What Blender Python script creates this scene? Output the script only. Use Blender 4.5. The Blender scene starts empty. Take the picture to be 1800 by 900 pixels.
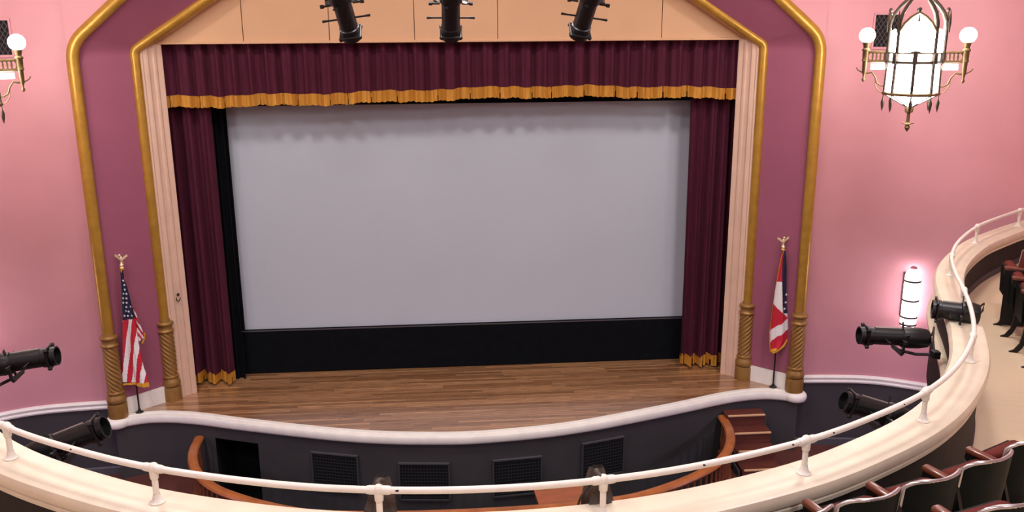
import bpy, bmesh, math, random
import numpy as np
from mathutils import Vector, Matrix
random.seed(7)
S = bpy.context.scene
COL = S.collection
PI = math.pi

# ------------------------------------------------------------------ camera
cd = bpy.data.cameras.new('camera'); cam = bpy.data.objects.new('camera', cd); COL.objects.link(cam)
cd.sensor_width = 36.0; cd.lens = 31.0; cd.clip_start = 0.05; cd.clip_end = 100
_r = Vector((0.99704043, -0.07657537, -0.00682536)); _u = Vector((0.02595405, 0.25169966, 0.96745732)); _f = Vector((0.07236546, 0.96477121, -0.25294218))
cam.matrix_world = Matrix(((_r.x, _u.x, -_f.x, -0.206), (_r.y, _u.y, -_f.y, -12.2384), (_r.z, _u.z, -_f.z, 5.4695), (0, 0, 0, 1)))
S.camera = cam

# ------------------------------------------------------------------ world, exposure, added fill lamps
w = bpy.data.worlds.new('world'); S.world = w; w.use_nodes = True
w.node_tree.nodes['Background'].inputs[0].default_value = (0.30, 0.27, 0.29, 1)
w.node_tree.nodes['Background'].inputs[1].default_value = 0.15
S.view_settings.view_transform = 'Standard'; S.view_settings.look = 'None'
S.view_settings.exposure = 0.33; S.view_settings.gamma = 1.0; S.view_settings.use_curve_mapping = False
CEIL = 8.3
HOUSE_FILL = []   # (x, y, watts, colour, size): unseen house lights, added overhead to light the room
for x in (-4.6, 0.0, 4.6):
    HOUSE_FILL.append((x, -3.2, 105, (1.0, 0.93, 0.88), 0.9))
    HOUSE_FILL.append((x, -6.0, 105, (0.97, 0.94, 1.0), 0.9))
    HOUSE_FILL.append((x, -12.4, 150, (0.92, 0.92, 1.0), 0.9))
for i, (x, y, e, c, sz) in enumerate(HOUSE_FILL):
    l = bpy.data.lights.new('house_fill_lamp', 'AREA'); l.shape = 'DISK'; l.size = sz; l.energy = e; l.color = c
    o = bpy.data.objects.new('house_fill_lamp', l); COL.objects.link(o); o.location = (x, y, CEIL - 0.06)
UNDER_FILL = [(sx * x, y) for x, y in ((6.9, -3.3), (5.6, -6.2), (2.2, -9.4)) for sx in (-1, 1)]   # unseen lavender lamps added under the balcony to tint the lower walls
for x, y in UNDER_FILL:
    l = bpy.data.lights.new('soffit_fill_lamp', 'AREA'); l.shape = 'DISK'; l.size = 0.3; l.energy = 52; l.color = (0.76, 0.66, 1.0)
    o = bpy.data.objects.new('soffit_fill_lamp', l); COL.objects.link(o); o.location = (x, y, 1.70)

# ------------------------------------------------------------------ materials
def s2l(c):
    c = c / 255.0
    return c / 12.92 if c <= 0.04045 else ((c + 0.055) / 1.055) ** 2.4
def rgb(r, g, b): return (s2l(r), s2l(g), s2l(b), 1)
M = {}
def mat(name, col, rough=0.6, metal=0.0, var=0.0, vscale=3.0, bump=0.0, bscale=40.0, spec=0.5, stretch=None, sheen=0.0, coat=0.0):
    m = bpy.data.materials.new(name); m.use_nodes = True; M[name] = m
    nt = m.node_tree; b = nt.nodes['Principled BSDF']
    b.inputs['Base Color'].default_value = col; b.inputs['Roughness'].default_value = rough; b.inputs['Metallic'].default_value = metal
    b.inputs['Specular IOR Level'].default_value = spec
    if sheen: b.inputs['Sheen Weight'].default_value = sheen
    if coat: b.inputs['Coat Weight'].default_value = coat; b.inputs['Coat Roughness'].default_value = 0.15
    tc = nt.nodes.new('ShaderNodeTexCoord'); mp = nt.nodes.new('ShaderNodeMapping')
    nt.links.new(tc.outputs['Object'], mp.inputs[0])
    if stretch: mp.inputs['Scale'].default_value = stretch
    if var:
        n = nt.nodes.new('ShaderNodeTexNoise'); n.inputs['Scale'].default_value = vscale; n.inputs['Detail'].default_value = 5
        nt.links.new(mp.outputs[0], n.inputs['Vector'])
        r = nt.nodes.new('ShaderNodeMapRange'); r.inputs[1].default_value = 0.3; r.inputs[2].default_value = 0.7
        r.inputs[3].default_value = 1 - var; r.inputs[4].default_value = 1 + var
        nt.links.new(n.outputs[0], r.inputs[0])
        x = nt.nodes.new('ShaderNodeMix'); x.data_type = 'RGBA'; x.blend_type = 'MULTIPLY'; x.inputs[0].default_value = 1
        x.inputs[6].default_value = col; nt.links.new(r.outputs[0], x.inputs[7]); nt.links.new(x.outputs[2], b.inputs['Base Color'])
    if bump:
        n2 = nt.nodes.new('ShaderNodeTexNoise'); n2.inputs['Scale'].default_value = bscale; n2.inputs['Detail'].default_value = 4
        nt.links.new(mp.outputs[0], n2.inputs['Vector'])
        bp = nt.nodes.new('ShaderNodeBump'); bp.inputs['Strength'].default_value = bump; bp.inputs['Distance'].default_value = 0.02
        nt.links.new(n2.outputs[0], bp.inputs['Height']); nt.links.new(bp.outputs[0], b.inputs['Normal'])
    return m
def emit(name, col, strength):
    m = bpy.data.materials.new(name); m.use_nodes = True; M[name] = m
    b = m.node_tree.nodes['Principled BSDF']; b.inputs['Base Color'].default_value = (0.9, 0.9, 0.9, 1)
    b.inputs['Emission Color'].default_value = col; b.inputs['Emission Strength'].default_value = strength
    return m
mat('pink', rgb(204, 143, 150), 0.55, var=0.05, vscale=1.3, bump=0.12, bscale=5)
mat('plum', rgb(148, 82, 104), 0.5, var=0.04, vscale=1.5, bump=0.08, bscale=5)
mat('cream_plaster', rgb(212, 178, 156), 0.55, var=0.05, vscale=4)
mat('tan_board', rgb(208, 165, 126), 0.6, var=0.03, vscale=2)
mat('seam', rgb(150, 112, 84), 0.8)
mat('gold', rgb(186, 142, 58), 0.36, metal=0.45, var=0.12, vscale=9, bump=0.08, bscale=30)
mat('old_gold', rgb(150, 112, 58), 0.42, metal=0.35, var=0.12, vscale=12, bump=0.1, bscale=50)
mat('white_paint', rgb(234, 230, 221), 0.4, var=0.05, vscale=6, bump=0.06, bscale=14)
mat('cream_paint', rgb(212, 199, 176), 0.38, var=0.07, vscale=5, bump=0.08, bscale=12)
mat('rail_paint', rgb(226, 220, 208), 0.32, var=0.05, vscale=10)
mat('charcoal', rgb(57, 55, 56), 0.6, var=0.1, vscale=2.5, bump=0.05, bscale=8)
mat('brown_black', rgb(38, 32, 32), 0.65, spec=0.15, var=0.14, vscale=5, bump=0.05, bscale=10, stretch=(3, 3, 0.5))
mat('void', rgb(7, 7, 8), 0.9)
mat('black_cloth', rgb(14, 16, 20), 0.95, spec=0.08, var=0.15, vscale=8)
mat('black_metal', rgb(22, 21, 22), 0.38, metal=0.2, var=0.1, vscale=20)
mat('worn_edge', rgb(150, 145, 140), 0.35, metal=0.7)
mat('dark_mesh', rgb(24, 25, 29), 0.7)
mat('grey_frame', rgb(74, 71, 76), 0.6)
mat('velvet', rgb(80, 32, 50), 0.9, spec=0.15, var=0.12, vscale=6, stretch=(3, 3, 0.4))
mat('fringe', rgb(198, 138, 44), 0.6, var=0.22, vscale=14, bump=0.5, bscale=30, stretch=(6, 6, 0.25))
mat('screen', rgb(180, 188, 198), 0.75, var=0.02, vscale=0.7)
mat('mahogany', rgb(92, 52, 44), 0.35, var=0.18, vscale=3)
mat('stair_wood', rgb(92, 46, 36), 0.38, var=0.2, vscale=4, stretch=(1, 8, 8))
mat('nosing', rgb(206, 166, 122), 0.4, metal=0.1)
mat('oak', rgb(160, 92, 46), 0.28, var=0.25, vscale=5, coat=0.3)
mat('baluster_wood', rgb(118, 66, 42), 0.4, var=0.2, vscale=8)
mat('lid_wood', rgb(150, 84, 50), 0.35, var=0.15, vscale=5, stretch=(1, 6, 6))
mat('beige_floor', rgb(205, 182, 152), 0.6, var=0.07, vscale=1.4, bump=0.05, bscale=6)
mat('seat_shell', rgb(15, 20, 19), 0.5, var=0.1, vscale=9, spec=0.1)
mat('chrome', rgb(190, 186, 186), 0.28, metal=0.85, var=0.1, vscale=20)
mat('seat_red', rgb(92, 38, 32), 0.8, spec=0.12, var=0.12, vscale=8, bump=0.1, bscale=60)
mat('arm_wood', rgb(98, 48, 30), 0.3, var=0.2, vscale=9, coat=0.3, stretch=(6, 1, 6))
mat('iron', rgb(20, 18, 19), 0.45, metal=0.3)
mat('bronze', rgb(112, 92, 58), 0.42, metal=0.6, var=0.25, vscale=14)
mat('bronze_dark', rgb(62, 52, 42), 0.45, metal=0.5, var=0.2, vscale=14)
mat('flag_white', rgb(236, 232, 230), 0.75); mat('flag_red', rgb(196, 32, 52), 0.75); mat('flag_blue', rgb(30, 34, 66), 0.8)
mat('flag_gold', rgb(214, 152, 44), 0.7, var=0.15, vscale=40)
mat('eagle', rgb(236, 214, 176), 0.35, metal=0.3)
mat('pole_black', rgb(26, 18, 18), 0.4)
mat('ceiling_paint', rgb(214, 190, 176), 0.8)
mat('sack', rgb(74, 64, 58), 0.95, var=0.3, vscale=16, bump=0.4, bscale=60)
mat('grille_pink', rgb(188, 120, 128), 0.6)
mat('lamp_trim', rgb(220, 214, 206), 0.5)
mat('ring_grey', rgb(92, 80, 82), 0.5, metal=0.2)
emit('lantern_glass', (1.0, 0.94, 0.89, 1), 13.0)
emit('globe_glass', (1.0, 0.94, 0.89, 1), 14.0)
emit('sconce_glass', (1.0, 0.90, 0.96, 1), 8.0)
emit('fill_glow', (1.0, 0.94, 0.9, 1), 3.0)  # diffuser glow of the added ceiling and balcony lamps

def stage_wood():
    m = bpy.data.materials.new('stage_wood'); m.use_nodes = True; M['stage_wood'] = m
    nt = m.node_tree; b = nt.nodes['Principled BSDF']; L = nt.links.new
    tc = nt.nodes.new('ShaderNodeTexCoord')
    br = nt.nodes.new('ShaderNodeTexBrick')
    sp = nt.nodes.new('ShaderNodeSeparateXYZ'); L(tc.outputs['Object'], sp.inputs[0])   # every board row starts at its own place
    def mth(op, a, v):
        k = nt.nodes.new('ShaderNodeMath'); k.operation = op; L(a, k.inputs[0])
        if isinstance(v, float): k.inputs[1].default_value = v
        elif v is not None: L(v, k.inputs[1])
        return k.outputs[0]
    row = mth('FLOOR', mth('DIVIDE', sp.outputs[1], 0.06), None)
    wn = nt.nodes.new('ShaderNodeTexWhiteNoise'); wn.noise_dimensions = '1D'; L(row, wn.inputs['W'])
    cb = nt.nodes.new('ShaderNodeCombineXYZ'); L(mth('ADD', sp.outputs[0], mth('MULTIPLY', wn.outputs[0], 5.4)), cb.inputs[0]); L(sp.outputs[1], cb.inputs[1])
    L(cb.outputs[0], br.inputs['Vector'])
    br.inputs['Scale'].default_value = 1.0; br.inputs['Brick Width'].default_value = 1.7; br.inputs['Row Height'].default_value = 0.06
    br.inputs['Mortar Size'].default_value = 0.002; br.inputs['Mortar Smooth'].default_value = 0.3; br.inputs['Bias'].default_value = -0.1
    br.inputs['Color1'].default_value = rgb(180, 135, 94); br.inputs['Color2'].default_value = rgb(124, 84, 54); br.inputs['Mortar'].default_value = rgb(70, 44, 28)
    br.offset = 0.0; br.offset_frequency = 2; br.squash = 1
    mp = nt.nodes.new('ShaderNodeMapping'); mp.inputs['Scale'].default_value = (1.7, 30, 1); L(tc.outputs['Object'], mp.inputs[0])
    n = nt.nodes.new('ShaderNodeTexNoise'); n.inputs['Scale'].default_value = 2.2; n.inputs['Detail'].default_value = 6; L(mp.outputs[0], n.inputs['Vector'])
    r = nt.nodes.new('ShaderNodeMapRange'); r.inputs[1].default_value = .3; r.inputs[2].default_value = .7; r.inputs[3].default_value = .58; r.inputs[4].default_value = 1.36
    L(n.outputs[0], r.inputs[0])
    x = nt.nodes.new('ShaderNodeMix'); x.data_type = 'RGBA'; x.blend_type = 'MULTIPLY'; x.inputs[0].default_value = 1
    L(br.outputs['Color'], x.inputs[6]); L(r.outputs[0], x.inputs[7]); L(x.outputs[2], b.inputs['Base Color'])
    b.inputs['Coat Weight'].default_value = 1.0; b.inputs['Coat Roughness'].default_value = 0.16; b.inputs['Coat IOR'].default_value = 1.75
    b.inputs['Roughness'].default_value = 0.3; b.inputs['Specular IOR Level'].default_value = 0.5
    bp = nt.nodes.new('ShaderNodeBump'); bp.inputs['Strength'].default_value = 0.12; bp.inputs['Distance'].default_value = 0.01
    L(n.outputs[0], bp.inputs['Height']); L(bp.outputs[0], b.inputs['Normal'])
stage_wood()

# ------------------------------------------------------------------ mesh helpers
class MB:
    def __init__(s): s.v = []; s.f = []; s.m = []
    def add(s, vs, fs, mi=0):
        k = len(s.v); s.v += [tuple(v) for v in vs]; s.f += [tuple(i + k for i in f) for f in fs]; s.m += [mi] * len(fs); return s
    def box(s, c, d, R=None, bev=0.0, mi=0):
        x, y, z = (t / 2 for t in d)
        b = min(bev, x * .9, y * .9, z * .9)
        if b <= 0:
            vs = [(sx * x, sy * y, sz * z) for sz in (-1, 1) for sy in (-1, 1) for sx in (-1, 1)]
            fs = [(0, 2, 3, 1), (4, 5, 7, 6), (0, 1, 5, 4), (2, 6, 7, 3), (0, 4, 6, 2), (1, 3, 7, 5)]
        else:
            bm = bmesh.new(); bmesh.ops.create_cube(bm, size=1)
            for v in bm.verts: v.co = Vector((v.co.x * 2 * x, v.co.y * 2 * y, v.co.z * 2 * z))
            bmesh.ops.bevel(bm, geom=bm.edges[:], offset=b, segments=2, profile=0.5, affect='EDGES')
            bm.verts.index_update(); vs = [v.co.copy() for v in bm.verts]; fs = [tuple(v.index for v in f.verts) for f in bm.faces]; bm.free()
        c = Vector(c); R = R or Matrix.Identity(3)
        return s.add([R @ Vector(v) + c for v in vs], fs, mi)
    def tube(s, path, rad, n=10, cap=True, closed=False, mi=0, flat=1.0):
        P = [Vector(p) for p in path]; N = len(P)
        rs = rad if isinstance(rad, (list, tuple)) else [rad] * N
        T = []
        for i in range(N):
            a = P[i - 1] if (i > 0 or closed) else P[0]; b = P[(i + 1) % N] if (i < N - 1 or closed) else P[-1]
            t = (b - a); T.append(t.normalized() if t.length > 1e-9 else Vector((0, 0, 1)))
        up = Vector((0, 0, 1)) if abs(T[0].z) < .9 else Vector((0, 1, 0))
        nrm = (up - T[0] * up.dot(T[0])).normalized(); vs = []
        for i in range(N):
            nrm = (nrm - T[i] * nrm.dot(T[i])).normalized(); bi = T[i].cross(nrm)
            for k in range(n):
                a = 2 * PI * k / n; vs.append(P[i] + (nrm * math.cos(a) + bi * math.sin(a) * flat) * rs[i])
        fs = []
        for i in range(N if closed else N - 1):
            j = (i + 1) % N
            for k in range(n): fs.append((i * n + k, i * n + (k + 1) % n, j * n + (k + 1) % n, j * n + k))
        if cap and not closed:
            fs.append(tuple(range(n - 1, -1, -1))); fs.append(tuple((N - 1) * n + k for k in range(n)))
        return s.add(vs, fs, mi)
    def lathe(s, prof, c=(0, 0, 0), R=None, n=20, cap=True, mi=0, a0=0.0, fn=None):
        c = Vector(c); R = R or Matrix.Identity(3); vs = []; N = len(prof)
        for r, z in prof:
            for k in range(n):
                a = 2 * PI * k / n + a0; q = r * (fn(a, z) if fn else 1)
                vs.append(R @ Vector((q * math.cos(a), q * math.sin(a), z)) + c)
        fs = [(i * n + k, i * n + (k + 1) % n, (i + 1) * n + (k + 1) % n, (i + 1) * n + k) for i in range(N - 1) for k in range(n)]
        if cap: fs.append(tuple(range(n - 1, -1, -1))); fs.append(tuple((N - 1) * n + k for k in range(n)))
        return s.add(vs, fs, mi)
    def ball(s, c, r, n=12, m=8, sc=(1, 1, 1), R=None, mi=0):
        R = R or Matrix.Identity(3); c = Vector(c)
        vs = [c + R @ Vector((0, 0, -r * sc[2]))]
        for i in range(1, m):
            t = -PI / 2 + PI * i / m
            for k in range(n):
                a = 2 * PI * k / n; vs.append(c + R @ Vector((r * math.cos(t) * math.cos(a) * sc[0], r * math.cos(t) * math.sin(a) * sc[1], r * math.sin(t) * sc[2])))
        vs.append(c + R @ Vector((0, 0, r * sc[2]))); e = len(vs) - 1
        fs = [(0, 1 + (k + 1) % n, 1 + k) for k in range(n)]
        for i in range(m - 2):
            for k in range(n): fs.append((1 + i * n + k, 1 + i * n + (k + 1) % n, 1 + (i + 1) * n + (k + 1) % n, 1 + (i + 1) * n + k))
        fs += [(e, 1 + (m - 2) * n + k, 1 + (m - 2) * n + (k + 1) % n) for k in range(n)]
        return s.add(vs, fs, mi)
    def prism(s, poly, z0, z1, mi=0):            # poly in xy, counter-clockwise
        n = len(poly)
        vs = [(x, y, z0) for x, y in poly] + [(x, y, z1) for x, y in poly]
        fs = [tuple(range(n - 1, -1, -1)), tuple(range(n, 2 * n))] + [(k, (k + 1) % n, n + (k + 1) % n, n + k) for k in range(n)]
        return s.add(vs, fs, mi)
    def strip(s, A, B, mi=0):                    # quads between two polylines of equal length
        n = len(A); return s.add(list(A) + list(B), [(i, i + 1, n + i + 1, n + i) for i in range(n - 1)], mi)
    def sweep(s, path, prof, mi=0, capends=True, closedprof=True):
        """sweep a profile (o, z) along an xy(z) path; o is measured to the path's left"""
        P = [Vector((p[0], p[1], p[2] if len(p) > 2 else 0)) for p in path]; N = len(P); k = len(prof); vs = []
        for i in range(N):
            a = P[max(i - 1, 0)]; b = P[min(i + 1, N - 1)]; t = (b - a); t.z = 0; t.normalize(); nl = Vector((-t.y, t.x, 0))
            for o, z in prof: vs.append(P[i] + nl * o + Vector((0, 0, z)))
        fs = [(i * k + j, (i + 1) * k + j, (i + 1) * k + (j + 1) % k, i * k + (j + 1) % k) for i in range(N - 1) for j in range(k if closedprof else k - 1)]
        if capends and closedprof: fs.append(tuple(range(k))); fs.append(tuple((N - 1) * k + j for j in range(k - 1, -1, -1)))
        return s.add(vs, fs, mi)
    def build(s, name, mats, parent=None, smooth=0, recalc=True):
        me = bpy.data.meshes.new(name); me.from_pydata(s.v, [], s.f)
        mats = mats if isinstance(mats, (list, tuple)) else [mats]
        for m in mats: me.materials.append(M[m])
        if len(mats) > 1: me.polygons.foreach_set('material_index', s.m)
        if recalc:
            bm = bmesh.new(); bm.from_mesh(me); bmesh.ops.recalc_face_normals(bm, faces=bm.faces[:]); bm.to_mesh(me); bm.free()
        if smooth:
            me.polygons.foreach_set('use_smooth', [True] * len(me.polygons))
            try: me.set_sharp_from_angle(angle=math.radians(smooth))
            except Exception: pass
        me.update()
        o = bpy.data.objects.new(name, me); COL.objects.link(o)
        if parent: o.parent = parent
        return o
def thing(name, label, cat, loc=(0, 0, 0), rz=0.0, group=None, R=None):
    o = bpy.data.objects.new(name, None); COL.objects.link(o); o.empty_display_size = 0.1
    if R is not None: o.matrix_world = Matrix.Translation(Vector(loc)) @ R.to_4x4()
    else: o.location = loc; o.rotation_euler = (0, 0, rz)
    return tag(o, label, cat, group)
def tag(o, label, cat, group=None):
    o['label'] = label; o['category'] = cat
    if group: o['group'] = group
    return o
def struct(o, label=None, cat=None):
    o['kind'] = 'structure'
    if label: o['label'] = label; o['category'] = cat
    return o
def dup(root, loc, rz, label):
    r = root.copy(); COL.objects.link(r); r.location = loc; r.rotation_euler = (0, 0, rz); r['label'] = label
    for ch in list(root.children):
        c = ch.copy(); COL.objects.link(c); c.parent = r
        for g in list(ch.children):
            d = g.copy(); COL.objects.link(d); d.parent = c
    return r
def cat_rom(pts, per=6):
    P = [Vector(p) for p in pts]; out = []
    for i in range(len(P) - 1):
        p0 = P[i - 1] if i else P[0] * 2 - P[1]; p1 = P[i]; p2 = P[i + 1]; p3 = P[i + 2] if i + 2 < len(P) else P[-1] * 2 - P[-2]
        for k in range(per):
            t = k / per
            out.append(0.5 * ((2 * p1) + (p2 - p0) * t + (2 * p0 - 5 * p1 + 4 * p2 - p3) * t * t + (3 * p1 - p0 - 3 * p2 + p3) * t ** 3))
    out.append(P[-1]); return out
def mirror_pts(right):                             # right: x from 0 outwards -> whole curve from left to right
    return [(-p[0],) + tuple(p[1:]) for p in reversed(right[1:])] + list(right)
def frame(d, up=(0, 0, 1)):                        # matrix with local +Y along d
    y = Vector(d).normalized(); u = Vector(up); x = y.cross(u).normalized(); z = x.cross(y)
    return Matrix((x, y, z)).transposed()

# ------------------------------------------------------------------ plan curves
LIP_R = [(0, -1.10), (0.6, -1.06), (1.2, -0.98), (1.8, -0.84), (2.35, -0.67), (2.95, -0.47), (3.4, -0.31), (3.85, -0.14), (4.25, -0.03), (4.6, 0.0), (4.85, -0.06), (5.07, -0.16)]
lip = [Vector((p[0], p[1])) for p in cat_rom(mirror_pts([(a, b, 0) for a, b in LIP_R]), 6)]
def lip_y(x):
    return float(np.interp(x, [p.x for p in lip], [p.y for p in lip]))
WALL_R = [(5.10, 0.10), (5.6, 0.06), (6.05, 0.0), (6.4, -0.11), (6.75, -0.30), (7.1, -0.50), (7.55, -0.68), (8.1, -0.86), (8.7, -1.3), (9.2, -2.2), (9.5, -3.6), (9.6, -6), (9.6, -17)]
wallR = [Vector((p.x, p.y)) for p in cat_rom([(a, b, 0) for a, b in WALL_R], 5)]
PAR_R = [(0, -7.97), (0.61, -7.93), (1.2, -7.81), (1.9, -7.57), (2.45, -7.29), (2.99, -6.94), (3.47, -6.5), (3.93, -5.93), (4.27, -5.35), (4.57, -4.73), (4.85, -4.1), (5.15, -3.53), (5.6, -2.9), (6.24, -2.21), (6.85, -1.72), (7.44, -1.3), (7.95, -0.98)]
par = [Vector((p.x, p.y)) for p in cat_rom(mirror_pts([(a, b, 0) for a, b in PAR_R]), 6)]
FZ = 2.15                                          # balcony floor
def floor_z(y): return FZ + 0.05 * max(0.0, y + 6.0)
HF = -0.95                                         # house floor
PITF = -1.7

# ------------------------------------------------------------------ structure: stage
mb = MB(); back = [(p.x, 2.7, 0) for p in lip]; front = [(p.x, p.y + 0.13, 0) for p in lip]
mb.strip(front, back); struct(mb.build('floor_stage', 'stage_wood', recalc=False))
# white lip with a moulded front
mb = MB()
mb.sweep([(p.x, p.y) for p in lip], [(0.15, 0.004), (0.085, 0.005), (0.08, -0.006), (0.03, -0.008), (0.004, -0.014), (-0.006, -0.03), (-0.006, -0.10), (0.004, -0.125), (0.03, -0.14), (0.15, -0.14)])
struct(mb.build('trim_1', 'white_paint', smooth=40))
for sx in (-1, 1):                                 # rounded nub at each end of the lip, under the outer column
    mb = MB(); mb.lathe([(0.0, -0.14), (0.13, -0.14), (0.16, -0.125), (0.172, -0.10), (0.178, -0.06), (0.168, -0.03), (0.15, -0.012), (0.12, 0.005), (0, 0.005)], (sx * 5.06, -0.02, 0), n=28, cap=False)
    struct(mb.build('trim_2' if sx < 0 else 'trim_3', 'white_paint', smooth=40))
# dark stage front wall with a doorway in it
DX0, DX1, DZ = -3.66, -3.0, -0.32
wx = sorted(set([round(p.x, 4) for p in lip] + [DX0, DX1])); mb = MB()
for a, b in zip(wx[:-1], wx[1:]):
    z0 = DZ if (a >= DX0 - 1e-4 and b <= DX1 + 1e-4) else PITF
    mb.add([(a, lip_y(a) + .045, z0), (b, lip_y(b) + .045, z0), (b, lip_y(b) + .045, -.1), (a, lip_y(a) + .045, -.1)], [(0, 1, 2, 3)])
for sx in (-1, 1):
    mb.add([(sx * 5.07, -.115, PITF), (sx * 5.14, 0.1, PITF), (sx * 5.14, 0.1, -.1), (sx * 5.07, -.115, -.1)], [(0, 1, 2, 3)])
struct(mb.build('wall_stage_front', 'charcoal', recalc=False))
mb = MB(); y0, y1 = lip_y(DX0) + .045, lip_y(DX1) + .045
mb.add([(DX0, y0, PITF), (DX1, y1, PITF), (DX1, y1, DZ), (DX0, y0, DZ), (DX0, .7, PITF), (DX1, .7, PITF), (DX1, .7, DZ), (DX0, .7, DZ)], [(4, 5, 6, 7), (0, 4, 7, 3), (1, 2, 6, 5), (3, 7, 6, 2), (0, 1, 5, 4)])
struct(mb.build('door_1', 'void', recalc=False))
# house floor, with the sunken pit cut out of it
PITR = [(0, -2.52), (0.8, -2.5), (1.5, -2.44), (2.05, -2.34), (2.55, -2.13), (2.95, -1.9), (3.3, -1.64), (3.58, -1.3), (3.76, -0.95), (3.87, -0.55), (3.90, -0.12)]
pit = [Vector((p.x, p.y)) for p in cat_rom(mirror_pts([(a, b, 0) for a, b in PITR]), 6)]
mb = MB(); N = len(pit)
outer = []
for i, p in enumerate(pit):
    t = i / (N - 1)
    if t < .2: q = (-9.7, 0.3 - t / .2 * 17.3)
    elif t > .8: q = (9.7, 0.3 - (1 - t) / .2 * 17.3)
    else: q = (-9.7 + (t - .2) / .6 * 19.4, -17)
    outer.append((q[0], q[1], HF))
inner = [(p.x, p.y, HF) for p in pit]; inner[0] = (-3.88, .3, HF); inner[-1] = (3.88, .3, HF)
mb.strip(inner, outer)
struct(mb.build('floor', 'mahogany', recalc=False))
mb = MB(); mb.strip([(p.x, p.y, HF) for p in pit], [(p.x, p.y, PITF) for p in pit]); struct(mb.build('wall_pit', 'charcoal', recalc=False))
mb = MB(); mb.strip([(p.x, p.y, PITF) for p in pit], [(p.x, 0.0, PITF) for p in pit]); struct(mb.build('floor_pit', 'void', recalc=False))
# stage box behind the curtain
mb = MB(); mb.box((0, 2.75, 3.2), (10.4, .1, 6.6)); struct(mb.build('wall_back_stage', 'void'))
for sx in (-1, 1):
    mb = MB(); mb.box((sx * 5.2, 1.75, 3.2), (.1, 2.0, 6.6)); struct(mb.build('wall_stage_left' if sx < 0 else 'wall_stage_right', 'void'))
mb = MB(); mb.box((0, 1.8, 6.5), (10.4, 1.9, .1)); struct(mb.build('ceiling_stage', 'void'))

# ------------------------------------------------------------------ proscenium: outer and inner outlines
OX, OY, OZ = 5.045, 0.0, 5.27
IX, IY, IZ = 4.435, 0.565, 5.185
def arch(X, Z, slope, ztop, rr, y, z0=1.2):
    xt = X - (ztop - Z) / slope; a = Vector((X, y, Z)); d = Vector((xt - X, 0, ztop - Z)).normalized()
    pts = [Vector((X, y, z0)), Vector((X, y, 2.5)), Vector((X, y, Z - rr))]
    for k in range(1, 6):
        t = k / 6; p = a + Vector((0, 0, -rr)); q = a + d * rr
        pts.append((1 - t) ** 2 * p + 2 * t * (1 - t) * a + t * t * q)
    pts += [a + d * rr, Vector((xt + .1, y, ztop - .1 * slope)), Vector((xt - .12, y, ztop))]
    return pts + [Vector((-p.x, p.y, p.z)) for p in reversed(pts)]
outA = arch(OX, OZ, 0.84, 7.5, .22, OY); inA = arch(IX, IZ, 0.63, 6.75, .07, IY)
def as_path(A): return [p for p in reversed(A)]
# splayed plum wall between the two mouldings
A0 = [Vector((p.x, p.y + .02, p.z)) for p in outA]; A1 = [Vector((p.x, p.y - .005, p.z)) for p in inA]
for A in (A0, A1): A[0].z = 0; A[-1].z = 0
def resamp(A, n):
    L = [0]
    for a, b in zip(A[:-1], A[1:]): L.append(L[-1] + (b - a).length)
    return [Vector([float(np.interp(t * L[-1], L, [p[i] for p in A])) for i in range(3)]) for t in np.linspace(0, 1, n)]
mb = MB(); mb.strip(A0, A1); struct(mb.build('wall_splay', 'plum', smooth=25, recalc=False))
for nm, A, r, lab in (('arch_moulding', outA, .078, 'outer gold half-round moulding framing the plum band of the stage arch'), ('arch_moulding', inA, .068, 'inner gold half-round moulding framing the tan header and curtains')):
    mb = MB(); mb.tube([Vector((p.x, p.y, p.z)) for p in A], r, n=16); tag(mb.build(nm, 'gold', smooth=40), lab, 'moulding')
# pink wall above and beside the arch
mb = MB(); A = [Vector((p.x, .06, p.z)) for p in outA]; A[0].z = 0; A[-1].z = 0
half = len(A) // 2
R_ = A[:half]
bd = []
for p in R_: bd.append(Vector((5.12, .06, p.z)) if p.z < 5.6 and p.x > 4.4 else Vector((5.12, .06, 0)))
for sx in (-1, 1):
    m2 = MB(); pr = [(sx * p.x, .06, p.z) for p in R_]
    poly = pr + [(0, .06, 7.5), (0, .06, CEIL), (sx * 5.12, .06, CEIL), (sx * 5.12, .06, 0)]
    m2.add(poly, [tuple(range(len(poly)))]); struct(m2.build('wall_front_left' if sx < 0 else 'wall_front_right', 'pink', recalc=False))
# side walls: pink above, charcoal wainscot below, white trim between
for sx, sd in ((-1, 'left'), (1, 'right')):
    W = [(sx * p.x, p.y) for p in wallR]
    m2 = MB(); m2.strip([(x, y, .12) for x, y in W], [(x, y, CEIL) for x, y in W]); struct(m2.build('wall_' + sd, 'pink', smooth=60, recalc=False))
    m2 = MB(); m2.strip([(x, y, HF) for x, y in W], [(x, y, .14) for x, y in W]); struct(m2.build('wall_wainscot_' + sd, 'charcoal', smooth=60, recalc=False))
    prof = [(0, .10), (.04, .10), (.05, .125), (.035, .15), (.05, .19), (.03, .215), (0, .22)]
    if sx > 0: prof = [(-o, z) for o, z in prof]
    m2 = MB(); m2.sweep(W, prof); struct(m2.build('trim_4' if sx < 0 else 'trim_5', 'white_paint', smooth=40))
    m2 = MB(); prof = [(0, HF), (.03, HF), (.03, HF + .1), (.015, HF + .12), (0, HF + .12)]
    if sx > 0: prof = [(-o, z) for o, z in prof]
    m2.sweep(W, prof); struct(m2.build('baseboard_' + sd, 'grey_frame'))
mb = MB(); mb.box((0, -17.05, 3.6), (19.4, .1, 9.4)); struct(mb.build('wall_rear', 'pink'))
mb = MB(); mb.box((0, -8.2, CEIL + .05), (19.6, 18, .1)); struct(mb.build('ceiling', 'ceiling_paint'))
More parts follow.
